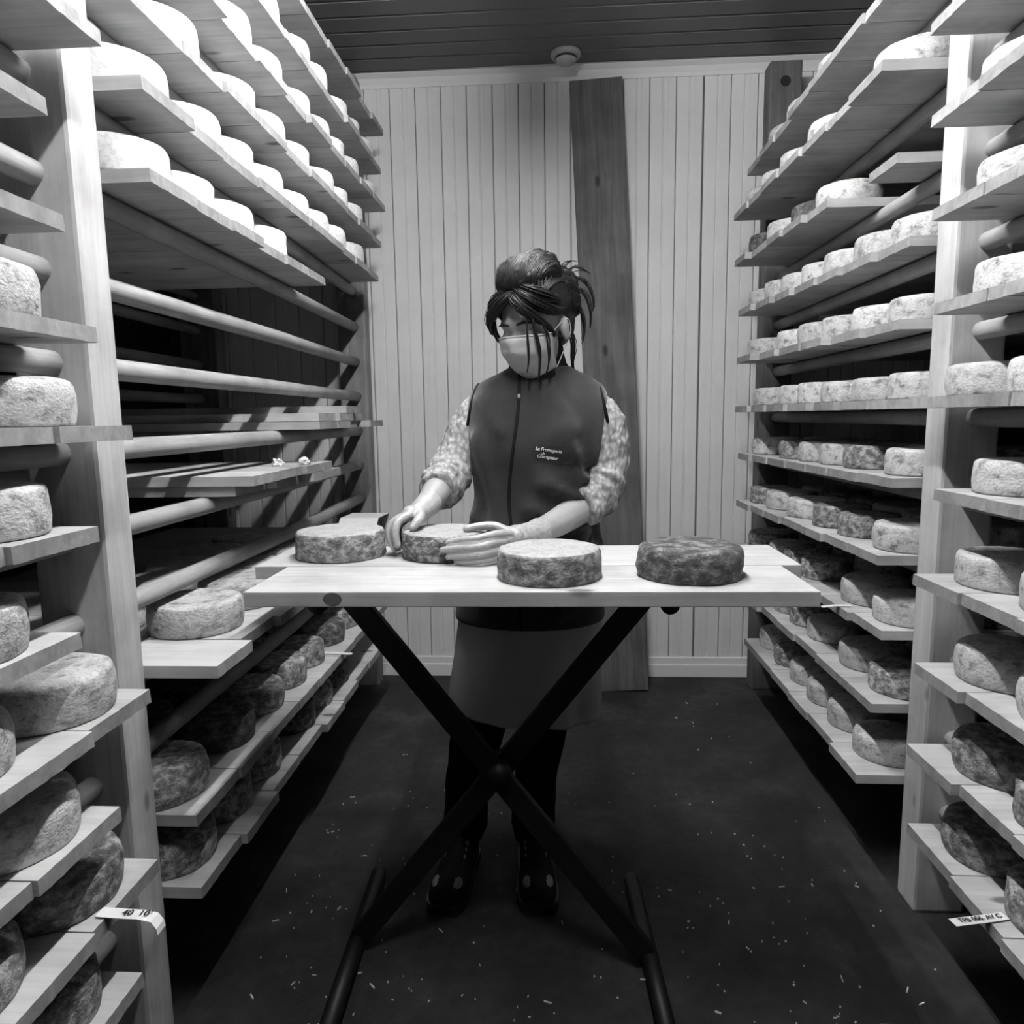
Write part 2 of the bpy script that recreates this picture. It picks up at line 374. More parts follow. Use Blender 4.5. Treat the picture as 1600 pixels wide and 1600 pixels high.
# stacked spare planks on two levels
for rows, k, names in (([[(2.13, 2.31, -.700), (2.315, 2.47, -.70), (2.475, 2.62, -.72), (2.70, 2.90, -.69)], [(2.16, 2.33, -.712), (2.34, 2.50, -.70), (2.54, 2.72, -.725)], [(2.42, 2.60, -.70)]], 0, ('bottom', 'middle', 'top')),
                       ([[(1.66, 1.85, -.76), (1.855, 2.04, -.735), (2.05, 2.32, -.70)], [(1.65, 1.83, -.71), (1.835, 2.0, -.715), (2.01, 2.25, -.705)]], -1, ('bottom', 'top'))):
    for lay, row in enumerate(rows):
        for i, (a, b, x) in enumerate(sorted(row, reverse=True)):
            plank(-1, x, a, b, zL(k) + lay * (PT + .0015), 'spare stacked plank, %s layer, %s from end wall, %s' % (names[lay], ordinal(i + 1), wL(k)), 'spare planks stacked in the rack')
NBL = {4: 1.155, 3: 1.025, 2: 1.041, 1: 1.097, 0: 1.150, -1: 1.039, -2: .989, -3: 1.150, -4: 1.036, -5: 1.127, -6: 1.046}
for k, ye in NBL.items(): plank_row(-1, ye - .54, ye, lambda y: -.700, zL(k), wLn(k), GP, .18, .008)
FXR = {5: ((.79, 1.8), (.81, 3.1)), 4: ((.777, 1.80), (.751, 3.03)), 3: ((.82, 1.8), (.741, 2.97)), 2: ((.857, 1.82), (.76, 2.98)), 1: ((.857, 1.83), (.746, 2.92)), 0: ((.85, 1.79), (.75, 2.95)), -1: ((.834, 1.79), (.775, 3.0)), -2: ((.81, 1.785), (.759, 2.96)), -3: ((.82, 1.785), (.78, 3.0)), -4: ((.816, 1.785), (.80, 2.9)), -5: ((.79, 1.785), (.80, 2.9))}
def fxr(k, y):
    (x0, y0), (x1, y1) = FXR[k]; return x0 + (x1 - x0) * (y - y0) / (y1 - y0)
for k in range(-5, 6):
    a, b = FXR[k][0][1], FXR[k][1][1] + .04
    if k == 3:
        plank(1, .823, 1.83, 1.985, zR(3), 'bare pale plank on its own, 9th shelf up, fully stocked rack', GP); a = 2.19
    plank_row(1, a, b, lambda y, k=k: fxr(k, y), zR(k), wR(k), GP)
NBR = {4: 1.655, 3: 1.624, 2: 1.602, 1: 1.585, 0: 1.68, -1: 1.54, -2: 1.585, -3: 1.556, -4: 1.565, -5: 1.567}
for k, ye in NBR.items(): plank_row(1, ye - .72, ye, lambda y: .80, zR(k), wRn(k), GP, .185, .010)

# ------------------------------------------------------------------ cheeses
def cheese_mesh(seed, mat, h=.66, lump=.022, side=None):
    rd = random.Random(seed); bm = nb(); segs = 44; c = .10 + rd.uniform(0, .05)
    belly = rd.uniform(-.02, .03)
    prof = [(.001, 0), (.5, 0), (.93, 0), (.985, .02), (1.0, .07), (1.0 + belly, h * .35), (1.0 + belly, h * .65), (1 - .01, h - c), (1 - c * .35, h - c * .35), (1 - c, h), (.8, h + .006), (.5, h - .004), (.25, h), (.001, h)]
    off = Vector((seed * 3.7, seed * 1.3, 0)); R = []
    for r, z in prof:
        row = []
        for k in range(segs):
            a = 2 * PI * k / segs; p = Vector((r * math.cos(a), r * math.sin(a), z))
            if z > .01:
                d = noise.noise(p * 2.2 + off) * lump + noise.noise(p * 6 + off) * lump * .5
                q = p + Vector((p.x, p.y, .35 * (1 if z > h * .9 else 0))).normalized() * d if r > .01 else p
            else: q = p * (1 + noise.noise(Vector((p.x, p.y, 0)) * 1.5 + off) * .01); q.z = 0
            row.append(bm.verts.new(q))
        R.append(row)
    for a, b in zip(R, R[1:]):
        for k in range(segs): bm.faces.new((a[k], a[(k + 1) % segs], b[(k + 1) % segs], b[k]))
    bm.faces.new(list(reversed(R[0]))); bm.faces.new(R[-1])
    me = bpy.data.meshes.new('cheese_wheel'); bm.to_mesh(me); bm.free(); me.materials.append(M[mat])
    if side:
        me.materials.append(M[side])
        for p in me.polygons:
            if abs(p.normal.z) < .6: p.material_index = 1
    for p in me.polygons: p.use_smooth = True
    return me
CM = {n: [cheese_mesh(i * 5 + j, m, 1.0, l) for i in range(4)] for j, (n, m, l) in enumerate((('white', 'rind_white', .016), ('pale', 'rind_pale', .026), ('mottled', 'rind_mottled', .03), ('dark', 'rind_dark', .03)))}
rc = random.Random(11)
LOOK = {'white': 'white young cheese', 'pale': 'pale speckled cheese', 'mottled': 'grey mottled cheese', 'dark': 'dark-rinded cheese'}
def cheese(kind, x, y, z, r, h, label, group):
    o = bpy.data.objects.new('cheese', rc.choice(CM[kind])); link(o); o.location = (x, y, z + .0016); o.scale = (r, r, h)
    o.rotation_euler = (0, 0, rc.uniform(0, 6.28)); return tag(o, label, 'cheese', group)
def cheese_row(side, ys, xf, z, kinds, where, group, inset, h, rmax=.097, back=True, depth=.205):
    ys = sorted(ys, reverse=True)
    for i, y in enumerate(ys):
        gaps = [abs(y - q) for q in ys if q != y]; r = min([rmax] + [q / 2 - .004 for q in gaps]); r *= rc.uniform(.975, 1)
        kd = rc.choice(kinds) if isinstance(kinds, (list, tuple)) else kinds; hh = h * rc.uniform(.93, 1.04)
        x = xf(y) + side * (inset + r)
        cheese(kd, x, y, z + PT, r, hh, '%s, %s from end wall, %s' % (LOOK[kd], ordinal(i + 1), where), group)
        if back:
            r2 = min(r, .092); kd = rc.choice(kinds) if isinstance(kinds, (list, tuple)) else kinds
            cheese(kd, x + side * (r + r2 + rc.uniform(.012, .03)), y, z + PT, r2, hh, '%s behind the %s from end wall, %s' % (LOOK[kd], ordinal(i + 1), where), group)
YLw = {7: [2.018, 2.271, 2.440, 2.676, 2.845, 3.049], 6: [1.411, 1.824, 2.026, 2.262, 2.452, 2.63, 2.81, 3.07], 5: [1.547, 1.844, 2.039, 2.247, 2.49, 2.665, 2.859], 4: [1.401, 1.625, 1.809, 1.999, 2.21, 2.405, 2.603, 2.85], 3: [1.392, 1.580, 1.782, 2.012]}
for k, ys in YLw.items(): cheese_row(-1, ys, lambda y, k=k: FXL[k], zL(k), 'white', wL(k), 'white young cheeses on the rack with bare rods', .012, .070, .098, False)
YLd = {-5: [1.355, 1.596, 1.79, 1.967, 2.14, 2.36, 2.56], -6: [1.36, 1.55, 1.735, 2.01, 2.18, 2.373]}
for k, ys in YLd.items(): cheese_row(-1, ys, lambda y, k=k: FXL[k], zL(k), ['mottled', 'mottled', 'dark'], wL(k), 'ripening cheeses low in the rack with bare rods', .03, .072, .093)
cheese_row(-1, [1.515, 1.73, 1.93, 2.13, 2.33], lambda y: -.655 if y < 1.8 else -.705, zL(-3), ['pale'], wL(-3), 'ripening cheeses low in the rack with bare rods', .05, .070, .100)
NL = {4: .96, 2: .885, 1: .955, 0: 1.010, -1: .935, -2: .868, -3: 1.045, -4: .932, -5: 1.020, -6: .94}
for k, y in NL.items():
    rr = .098; kd = 'white' if k == 4 else ('pale' if k > -5 else 'mottled')
    cheese(kd, -.70 - .014 - rr, y, zL(k) + PT, rr, .071, '%s nearest the upright, %s' % (LOOK[kd], wLn(k)), 'cheeses in the bay away from the end wall')
    if k != 4: cheese(kd, -.70 - .014 - rr - .01, y - .215, zL(k) + PT, rr, .071, '%s second from the upright, %s' % (LOOK[kd], wLn(k)), 'cheeses in the bay away from the end wall')
    if k <= 0: cheese('mottled', -.70 - .26 - rr, y - .01, zL(k) + PT, rr * .97, .070, '%s behind the one nearest the upright, %s' % (LOOK['mottled'], wLn(k)), 'cheeses in the bay away from the end wall')
YR = {5: [2.361, 2.662, 2.886], 4: [1.90, 2.332, 2.587, 2.796, 2.98], 3: [2.30, 2.490, 2.706, 2.895], 2: [1.926, 2.115, 2.300, 2.463, 2.625, 2.78, 2.945], 1: [1.918, 2.100, 2.281, 2.446, 2.610, 2.885], 0: [1.885, 2.07, 2.262, 2.430, 2.585, 2.829],
      -1: [1.89, 2.13, 2.30, 2.472, 2.646, 2.95], -2: [1.885, 2.10, 2.28, 2.497, 2.713, 2.90], -3: [1.888, 2.085, 2.40, 2.56, 2.72, 2.97], -4: [1.89, 2.083, 2.34, 2.51, 2.68, 2.85], -5: [1.91, 2.10, 2.283, 2.46, 2.64, 2.84]}
KR = {5: ['pale'], 4: ['pale'], 3: ['mottled', 'dark', 'pale'], 2: ['pale'], 1: ['pale'], 0: ['pale'], -1: ['pale', 'pale', 'mottled'], -2: ['pale', 'mottled'], -3: ['mottled', 'pale'], -4: ['pale', 'mottled'], -5: ['pale', 'pale', 'mottled']}
for k, ys in YR.items(): cheese_row(1, ys, lambda y, k=k: fxr(k, y), zR(k), KR[k], wR(k), 'cheeses on the fully stocked rack', .022 if k >= 0 else .040, .066, .097, k <= 0)
NR = {3: [1.50], 2: [1.49], 1: [1.475], 0: [1.555], -1: [1.435], -2: [1.475], -3: [1.45, 1.245], -4: [1.435, 1.235], -5: [1.455, 1.235]}
for k, ys in NR.items():
    for i, y in enumerate(ys):
        kd = 'pale' if k >= -3 else 'mottled'
        cheese(kd, .80 + .035 + .095, y, zR(k) + PT, .095, .066 if k > -3 else .072, '%s %s the upright, %s' % (LOOK[kd], ('nearest', 'second from')[i], wRn(k)), 'cheeses in the bay away from the end wall')
        if i == 0 and len(ys) == 1: cheese(kd, .80 + .035 + .098, y - .21, zR(k) + PT, .097, .066, '%s second from the upright, %s' % (LOOK[kd], wRn(k)), 'cheeses in the bay away from the end wall')
        if k <= 0: cheese('mottled', .80 + .25 + .098, y + .005, zR(k) + PT, .094, .066, '%s behind the one %s upright, %s' % (LOOK['mottled'], ('nearest', 'second from')[i], wRn(k)), 'cheeses in the bay away from the end wall')

# ------------------------------------------------------------------ work table: folding X stand, two planks, four wheels
ST = tag(empty('folding_stand', (-.12, 1.5, 0)), 'black folding X stand carrying the two table planks', 'stand')
def sc(name, bm, mat, smooth=False): return child(name, bm, mat, ST, smooth)
def bar(p0, p1, wdir, width, thick):
    p0, p1 = Vector(p0), Vector(p1); z = (p1 - p0).normalized(); y = Vector((0, 1, 0)); x = y.cross(z)
    bm = box(nb(), -width / 2, width / 2, -thick / 2, thick / 2, 0, (p1 - p0).length, .004)
    m = Matrix.Identity(4)
    for i in range(3): m[i][0] = x[i]; m[i][1] = y[i]; m[i][2] = z[i]; m[i][3] = p0[i]
    bmesh.ops.transform(bm, matrix=m, verts=bm.verts); return bm
sc('leg', bar((-.452, 1.485, .885), (.205, 1.485, .035), None, .050, .024), 'black_metal')
sc('leg', bar((.215, 1.515, .885), (-.462, 1.515, .035), None, .050, .024), 'black_metal')
sc('pivot', tube(nb(), [(-.122, 1.455, .468), (-.122, 1.545, .468)], .027, 20, 'flat'), 'black_metal', True)
for x, in ((.222,), (-.460,)):
    r = sc('top_rail', tube(nb(), [(x, 1.325, .8925), (x, 1.66, .8925)], .0185, 16, 'flat'), 'black_metal', True)
    for a, b in ((1.300, 1.335), (1.65, 1.685)): 
        e = obj('end_cap', tube(nb(), [(x, a, .8850), (x, b, .8850)], .0255, 18, 'flat'), 'rubber', r, True); e.matrix_parent_inverse = Matrix.Translation(-ST.location)
for x in (.212, -.468):
    r = sc('foot_rail', tube(nb(), [(x + (.012 if x > 0 else .006), 1.25, .026), (x - .01, 1.76, .026)], .020, 16, 'flat'), 'black_metal', True)
    for a, b in ((1.215, 1.26), (1.75, 1.785)):
        e = obj('end_cap', tube(nb(), [(x + (.012 if a < 1.5 else -.01), a, .026), (x + (.012 if a < 1.5 else -.01), b, .026)], .024, 16, 'round'), 'rubber', r, True); e.matrix_parent_inverse = Matrix.Translation(-ST.location)
TZ = .9115
def table_plank(x0, x1, y0, y1, label):
    bm = box(nb(), 0, x1 - x0, -(y1 - y0) / 2, (y1 - y0) / 2, 0, .0285, .002); o = obj('table_plank', bm, 'table_wood'); o.location = (x0, (y0 + y1) / 2, TZ); return tag(o, label, 'plank', 'planks of the work table')
tp = table_plank(-.566, .468, 1.240, 1.462, 'wide pale table plank on the edge away from the woman, two bare cheeses on it')
kn = obj('knot', lathe(nb(), [(.0135, 0), (.012, .0006), (.004, .0008)], 20), 'old_wood', tp); kn.rotation_euler = (PI / 2, 0, 0); kn.scale = (1.3, .95, 1); kn.location = (.165, -.111, .0148)
table_plank(-.640, .512, 1.466, 1.700, 'pale table plank nearest the woman, holding the cheese in her hands')
TT = TZ + .0285
def tcheese(seed, mat, side, x, y, r, h, label, lump=.03):
    me = cheese_mesh(seed, mat, 1.0, lump, side); o = obj('cheese', me); o.location = (x, y, TT); o.scale = (r, r, h); return tag(o, label, 'cheese')
tcheese(101, 'rind_top', 'rind_mottled', -.487, 1.588, .102, .062, 'grey mottled cheese wheel standing alone at the table end by the bare rods')
tcheese(102, 'rind_top', 'rind_side', -.243, 1.582, .098, .060, 'dark-sided cheese wheel held between the woman\'s gloved hands')
tcheese(103, 'rind_top', 'rind_mottled', -.007, 1.365, .102, .060, 'smooth pale-topped cheese wheel with spotted side on the table')
tcheese(104, 'rind_dark', 'rind_dark', .266, 1.375, .099, .062, 'dark wrinkled cheese wheel on the table by the stocked rack', .05)

# ------------------------------------------------------------------ the woman
hd = Vector((-math.sin(math.radians(33)), -math.cos(math.radians(33)), 0)); pit = math.radians(20)
HF = hd * math.cos(pit) + Vector((0, 0, -math.sin(pit))); HU = hd * math.sin(pit) + Vector((0, 0, math.cos(pit))); HS = HF.cross(HU) * -1
HS = HU.cross(HF) if HU.cross(HF).x > 0 else -HU.cross(HF)
HC = Vector((-.040, 1.805, 1.468))
HM = Matrix((HS, HF, HU)).transposed()
def hp(s, f, u): return HC + HS * s + HF * f + HU * u
bm = nb()
# torso, hips, legs
loft_r = [(.70, -.06, 1.87, .14, .10), (.85, -.06, 1.87, .155, .11), (1.0, -.05, 1.865, .125, .095), (1.12, -.045, 1.86, .135, .10), (1.25, -.04, 1.865, .15, .095), (1.32, -.035, 1.87, .12, .07), (1.36, -.03, 1.865, .06, .055)]
loft(bm, loft_r, 32)
chain(bm, [(-.14, 1.87, .78, .085), (-.195, 1.85, .47, .058), (-.235, 1.855, .25, .050), (-.252, 1.86, .07, .038)])
chain(bm, [(.02, 1.87, .78, .085), (-.022, 1.85, .47, .055), (-.05, 1.855, .25, .048), (-.062, 1.86, .07, .038)])
ball(bm, (-.262, 1.80, .055), (.028, .09, .026)); ball(bm, (-.056, 1.80, .055), (.028, .09, .026))
# neck and head
chain(bm, [(-.03, 1.868, 1.33, .058), (-.03, 1.85, 1.40, .050), (-.035, 1.825, 1.46, .05)])
ball(bm, hp(0, -.012, .038), (.074, .093, .080), HM, 28)
ball(bm, hp(0, .022, -.03), (.062, .070, .085), HM, 28)
ball(bm, hp(0, .045, -.085), (.036, .036, .030), HM)
ball(bm, hp(0, .070, .030), (.050, .020, .022), HM)
for s in (-1, 1):
    ball(bm, hp(s * .034, .062, -.018), (.026, .024, .026), HM)
    ball(bm, hp(s * .031, .070, .004), (.017, .015, .011), HM)
    ball(bm, hp(s * .078, -.012, -.008), (.009, .019, .031), HM)
    ball(bm, hp(s * .080, -.010, -.030), (.007, .010, .011), HM)
chain(bm, [tuple(hp(0, .082, .012)) + (.008,), tuple(hp(0, .096, -.012)) + (.010,), tuple(hp(0, .104, -.030)) + (.013,)])
# arms
ARM_R = [(-.160, 1.875, 1.275, .046), (-.225, 1.855, 1.19, .043), (-.258, 1.815, 1.105, .040), (-.282, 1.715, 1.072, .036), (-.300, 1.645, 1.042, .026), (-.312, 1.622, 1.033, .024)]
ARM_L = [(.092, 1.875, 1.275, .046), (.135, 1.86, 1.17, .044), (.112, 1.825, 1.055, .042), (.030, 1.715, 1.005, .037), (-.050, 1.600, .984, .026), (-.085, 1.555, .985, .024)]
chain(bm, ARM_R); chain(bm, ARM_L)
# hands: palms, five separate bent fingers each
HAND_L = dict(palm=[((-.086, 1.545, .986), .020), ((-.104, 1.522, .980), .021)],
  fingers=[[(-.098, 1.522, .999, .0095), (-.124, 1.484, 1.003, .0090), (-.155, 1.465, .999, .0078), (-.195, 1.470, .994, .0072), (-.221, 1.477, .988, .0062)],
           [(-.102, 1.512, .985, .0095), (-.128, 1.472, .986, .0088), (-.158, 1.457, .982, .0076), (-.203, 1.465, .978, .0070), (-.234, 1.474, .973, .0060)],
           [(-.100, 1.512, .971, .0095), (-.126, 1.472, .970, .0086), (-.155, 1.457, .966, .0074), (-.195, 1.464, .962, .0068), (-.222, 1.473, .958, .0058)],
           [(-.094, 1.520, .960, .0090), (-.118, 1.482, .955, .0080), (-.150, 1.462, .951, .0070), (-.181, 1.464, .948, .0062), (-.205, 1.472, .9475, .0052)]],
  thumb=[(-.098, 1.548, .998, .0110), (-.128, 1.552, 1.011, .0100), (-.160, 1.546, 1.012, .0088), (-.190, 1.538, 1.008, .0074)])
HAND_R = dict(palm=[((-.312, 1.620, 1.036), .021), ((-.326, 1.600, 1.034), .023)],
  fingers=[[(-.322, 1.592, 1.034, .0105), (-.346, 1.568, 1.022, .0098), (-.352, 1.556, .996, .0088), (-.347, 1.552, .970, .0074)],
           [(-.332, 1.602, 1.032, .0105), (-.364, 1.580, 1.014, .0094), (-.369, 1.570, .985, .0082), (-.357, 1.566, .957, .0066)],
           [(-.336, 1.615, 1.028, .0100), (-.361, 1.601, 1.010, .0094), (-.364, 1.597, .982, .0086), (-.355, 1.596, .955, .0072)],
           [(-.334, 1.628, 1.024, .0095), (-.356, 1.620, 1.004, .0086), (-.359, 1.617, .979, .0078), (-.352, 1.616, .957, .0066)]],
  thumb=[(-.306, 1.606, 1.034, .0120), (-.300, 1.580, 1.028, .0110), (-.305, 1.562, 1.018, .0098), (-.312, 1.553, 1.009, .0082)])
def hand(bm, H, grow=0.0):
    (p0, r0), (p1, r1) = H['palm']
    fs = H['fingers']
    for f in fs + [H['thumb']]:
        chain(bm, [(a, b, c, r + grow) for a, b, c, r in f], 12, 4)
        chain(bm, [tuple(p0) + (r0 * .70 + grow,), tuple((Vector(p0) * .45 + Vector(f[0][:3]) * .55)) + (.0125 + grow,), f[0][:3] + (f[0][3] * 1.12 + grow,)], 12, 3)
    ball(bm, p1, (r1 * .8 + grow,) * 3); ball(bm, p0, (r0 + grow,) * 3)
hand(bm, HAND_L); hand(bm, HAND_R)
person = obj('person', remesh(bm, .0055, 5), 'skin')
tag(person, 'woman in dark vest, knit sleeves, face mask and gloves turning a cheese at the table', 'person')
def pc(name, me, mat, parent=None, smooth=True): return obj(name, me, mat, parent or person, smooth)

# gloves
bm = nb(); hand(bm, HAND_L, .0006); chain(bm, [(-.086, 1.553, .986, .0262), (-.062, 1.585, .983, .0290), (-.044, 1.610, .983, .0305), (-.030, 1.630, .986, .0325)], 20, 3)
me = remesh(bm, .0019, 1)
for v in me.vertices:
    if v.co.y > 1.53 and v.co.x > -.10: v.co += v.normal * noise.noise(v.co * 90) * .0022
gl = pc('glove', me, 'glove'); gl['label'] = 'thin translucent glove wrinkled at the wrist'
bm = nb(); hand(bm, HAND_R, .0006); chain(bm, [(-.310, 1.626, 1.034, .0262), (-.298, 1.652, 1.045, .0290), (-.292, 1.670, 1.052, .031)], 20, 3)
pc('glove', remesh(bm, .0019, 1), 'glove')['label'] = 'thin pale glove with fingers down the cheese side'

# vest
VR = [(.722, -.062, 1.862, .199, .150), (.735, -.062, 1.862, .201, .152), (.80, -.060, 1.860, .194, .148), (.88, -.054, 1.857, .186, .142), (.96, -.050, 1.855, .174, .134), (1.04, -.046, 1.852, .160, .130), (1.10, -.044, 1.850, .164, .133), (1.17, -.042, 1.846, .172, .138), (1.23, -.038, 1.850, .178, .133), (1.285, -.035, 1.858, .181, .118), (1.322, -.033, 1.866, .170, .100), (1.345, -.032, 1.868, .142, .084), (1.362, -.031, 1.866, .105, .074), (1.376, -.030, 1.862, .078, .068)]
ring = [(z, cx, cy, rx, ry) for z, cx, cy, rx, ry in cat(VR, 4)]
bm = nb(); loft(bm, ring, 96, False, 2.25)
FOLD = [(.10, 1.03, -.02, 1.09, .010, .016), (.08, .97, -.06, 1.03, .010, .015), (-.19, 1.00, -.09, .96, .009, .016), (-.18, 1.20, -.13, 1.00, .008, .018), (.02, 1.22, .07, 1.10, .009, .018), (-.01, 1.32, .05, 1.22, .006, .016), (-.17, 1.30, -.12, 1.22, .006, .018), (.11, .90, .0, .94, .008, .02), (-.02, 1.15, .10, 1.12, -.008, .014), (-.16, .86, -.05, .80, .008, .022), (.10, .82, .0, .76, .008, .022)]
for v in bm.verts:
    if v.co.y < 1.87:
        d = 0
        for x0, z0, x1, z1, amp, wd in FOLD:
            a = Vector((x0, z0)); b = Vector((x1, z1)); p = Vector((v.co.x, v.co.z)); ab = b - a; tt = max(0, min(1, (p - a).dot(ab) / ab.dot(ab)))
            d += amp * math.exp(-((p - a - ab * tt).length / wd) ** 2)
        n = noise.noise(Vector((v.co.x * 9, v.co.z * 5, 2))) * .004
        dirv = Vector((v.co.x + .045, v.co.y - 1.87, 0)).normalized(); v.co += dirv * (d * 2.4 + n)
bm.normal_update(); bmesh.ops.solidify(bm, geom=bm.faces[:], thickness=.004); bmesh.ops.recalc_face_normals(bm, faces=bm.faces)
vest_me = bpy.data.meshes.new('vest'); bm.to_mesh(vest_me); bm.free()
vest = pc('vest', vest_me, 'fleece'); vest['label'] = 'dark sleeveless fleece vest with zip and embroidered name'
bm2 = bmesh.new(); bm2.from_mesh(vest_me); BV = BVHTree.FromBMesh(bm2); bm2.free()
def on_vest(x, z, lift=.001):
    h = BV.ray_cast(Vector((x, 1.2, z)), Vector((0, 1, 0)))
    return Vector((x, (h[0].y if h[0] else 1.75) - lift, z))
# collar
bm = nb(); loft(bm, [(1.368, -.032, 1.862, .082, .073), (1.385, -.033, 1.852, .072, .068), (1.405, -.034, 1.843, .067, .066), (1.425, -.036, 1.835, .066, .066), (1.427, -.036, 1.836, .062, .062), (1.40, -.034, 1.845, .060, .060)], 48, False, 2.1)
pc('collar', bm, 'fleece_trim', vest)
bm = nb(); zp = [(-.080, 1.352), (-.079, 1.30), (-.084, 1.24), (-.094, 1.17), (-.103, 1.10), (-.106, 1.04), (-.101, .98), (-.094, .93), (-.088, .86), (-.082, .76), (-.080, .73)]
q = cat(zp, 4); tube(bm, [on_vest(x, z, .000) for x, z in q], .0042, 8, 'round'); pc('zipper', bm, 'fleece_trim', vest)
bm = nb(); p = on_vest(-.0790, 1.300, .006); ball(bm, p, (.004, .003, .006)); pc('zip_pull', bm, 'plastic_white', vest)
# embroidered name
def lettering(body, x, z, size, dz=-.0):
    cu = bpy.data.curves.new('lettering', 'FONT'); cu.body = body; cu.size = size; cu.shear = .35; cu.space_character = .92; cu.offset = size * .018; cu.extrude = 0
    o = link(bpy.data.objects.new('tmp', cu)); me = evaluate(o); bpy.data.objects.remove(o)
    for v in me.vertices:
        px = x + v.co.x; pz = z + v.co.y - v.co.x * .16; s = on_vest(px, pz, .0014); v.co = s
    return me
for body, x, z, sz in (('La Fromagerie', -.040, 1.172, .0118), ('de', -.026, 1.1605, .0095), ('Champsaur', -.037, 1.1535, .0118)):
    pc('embroidery', lettering(body, x, z, sz), 'thread', vest, False)['label'] = 'white embroidered lettering reading ' + body
# armhole trims
def ringtube(c, nrm, rx, ry, r, up=Vector((0, 0, 1)), n=28):
    nrm = Vector(nrm).normalized(); u = (up - nrm * up.dot(nrm)).normalized(); w_ = nrm.cross(u)
    return [Vector(c) + u * math.cos(2 * PI * k / n) * ry + w_ * math.sin(2 * PI * k / n) * rx for k in range(n + 1)]
for c, nrm in (((-.203, 1.864, 1.263), (-1, .05, .22)), ((.131, 1.864, 1.263), (1, .05, .22))):
    pc('armhole_trim', tube(nb(), ringtube(c, nrm, .066, .074, .006), .0042, 8, 'flat'), 'fleece_trim', vest)

# knit sleeves with rolled cuffs
def sleeve(pr, cuffs, label):
    bm = nb(); chain(bm, pr, 24, 8)
    for c, nrm, R, r in cuffs: tube(bm, ringtube(c, nrm, R, R, r), r, 12, 'flat')
    me = remesh(bm, .0042, 3)
    for v in me.vertices:
        v.co += v.normal * (noise.noise(v.co * 26) * .005 + noise.noise(v.co * 70) * .003)
    o = pc('sweater_sleeve', me, 'knit'); o['label'] = label
sleeve([(-.150, 1.872, 1.285, .053), (-.205, 1.862, 1.235, .056), (-.240, 1.842, 1.165, .054), (-.262, 1.805, 1.110, .056), (-.274, 1.750, 1.085, .050)],
       [((-.272, 1.755, 1.085), (-.12, -.95, -.30), .043, .016), ((-.276, 1.728, 1.076), (-.12, -.95, -.30), .040, .014), ((-.262, 1.790, 1.102), (-.15, -.8, -.55), .045, .014)], 'marled knit sweater sleeve rolled to the elbow')
sleeve([(.075, 1.872, 1.285, .053), (.128, 1.862, 1.232, .060), (.140, 1.855, 1.160, .060), (.132, 1.838, 1.085, .060), (.098, 1.795, 1.040, .054)],
       [((.085, 1.780, 1.034), (-.6, -.75, -.25), .046, .015), ((.070, 1.765, 1.028), (-.6, -.75, -.25), .043, .014), ((.108, 1.805, 1.050), (-.5, -.7, -.5), .050, .014), ((.126, 1.828, 1.085), (-.3, -.5, -.8), .052, .013)], 'marled knit sweater sleeve bunched in thick folds at the elbow')
# skirt
bm = nb(); SK = [(.80, -.060, 1.865, .170, .125), (.72, -.062, 1.865, .188, .135), (.60, -.070, 1.862, .195, .140), (.52, -.076, 1.860, .200, .142), (.466, -.080, 1.860, .202, .143)]
R = loft(bm, [tuple(q) for q in cat(SK, 5)], 80, False, 2.3)
for v in bm.verts:
    f = max(0, (.8 - v.co.z) / .34); a = math.atan2(v.co.y - 1.862, v.co.x + .07)
    d = f * (.007 * math.sin(a * 7 + v.co.z * 6) + .004 * math.sin(a * 13 + 1)); v.co += Vector((math.cos(a), math.sin(a), 0)) * d
    v.co.z -= f * f * .06 * (v.co.x + .08)
bm.normal_update(); bmesh.ops.solidify(bm, geom=bm.faces[:], thickness=.003); bmesh.ops.recalc_face_normals(bm, faces=bm.faces)
pc('skirt', bm, 'skirt_cloth')['label'] = 'plain mid-grey knee-length skirt'
# trousers
for pr in ([(-.135, 1.872, .74, .086), (-.196, 1.850, .49, .076), (-.205, 1.845, .42, .074), (-.240, 1.852, .26, .060), (-.252, 1.858, .12, .062)], [(.01, 1.872, .74, .086), (-.022, 1.850, .49, .070), (-.030, 1.846, .42, .066), (-.052, 1.852, .26, .058), (-.062, 1.858, .12, .062)]):
    bm = nb(); chain(bm, pr, 20, 6)
    for v in bm.verts: v.co += Vector((noise.noise(v.co * 16), noise.noise(v.co * 16 + Vector((9, 0, 0))), 0)) * .006
    pc('trouser_leg', bm, 'trouser_cloth')
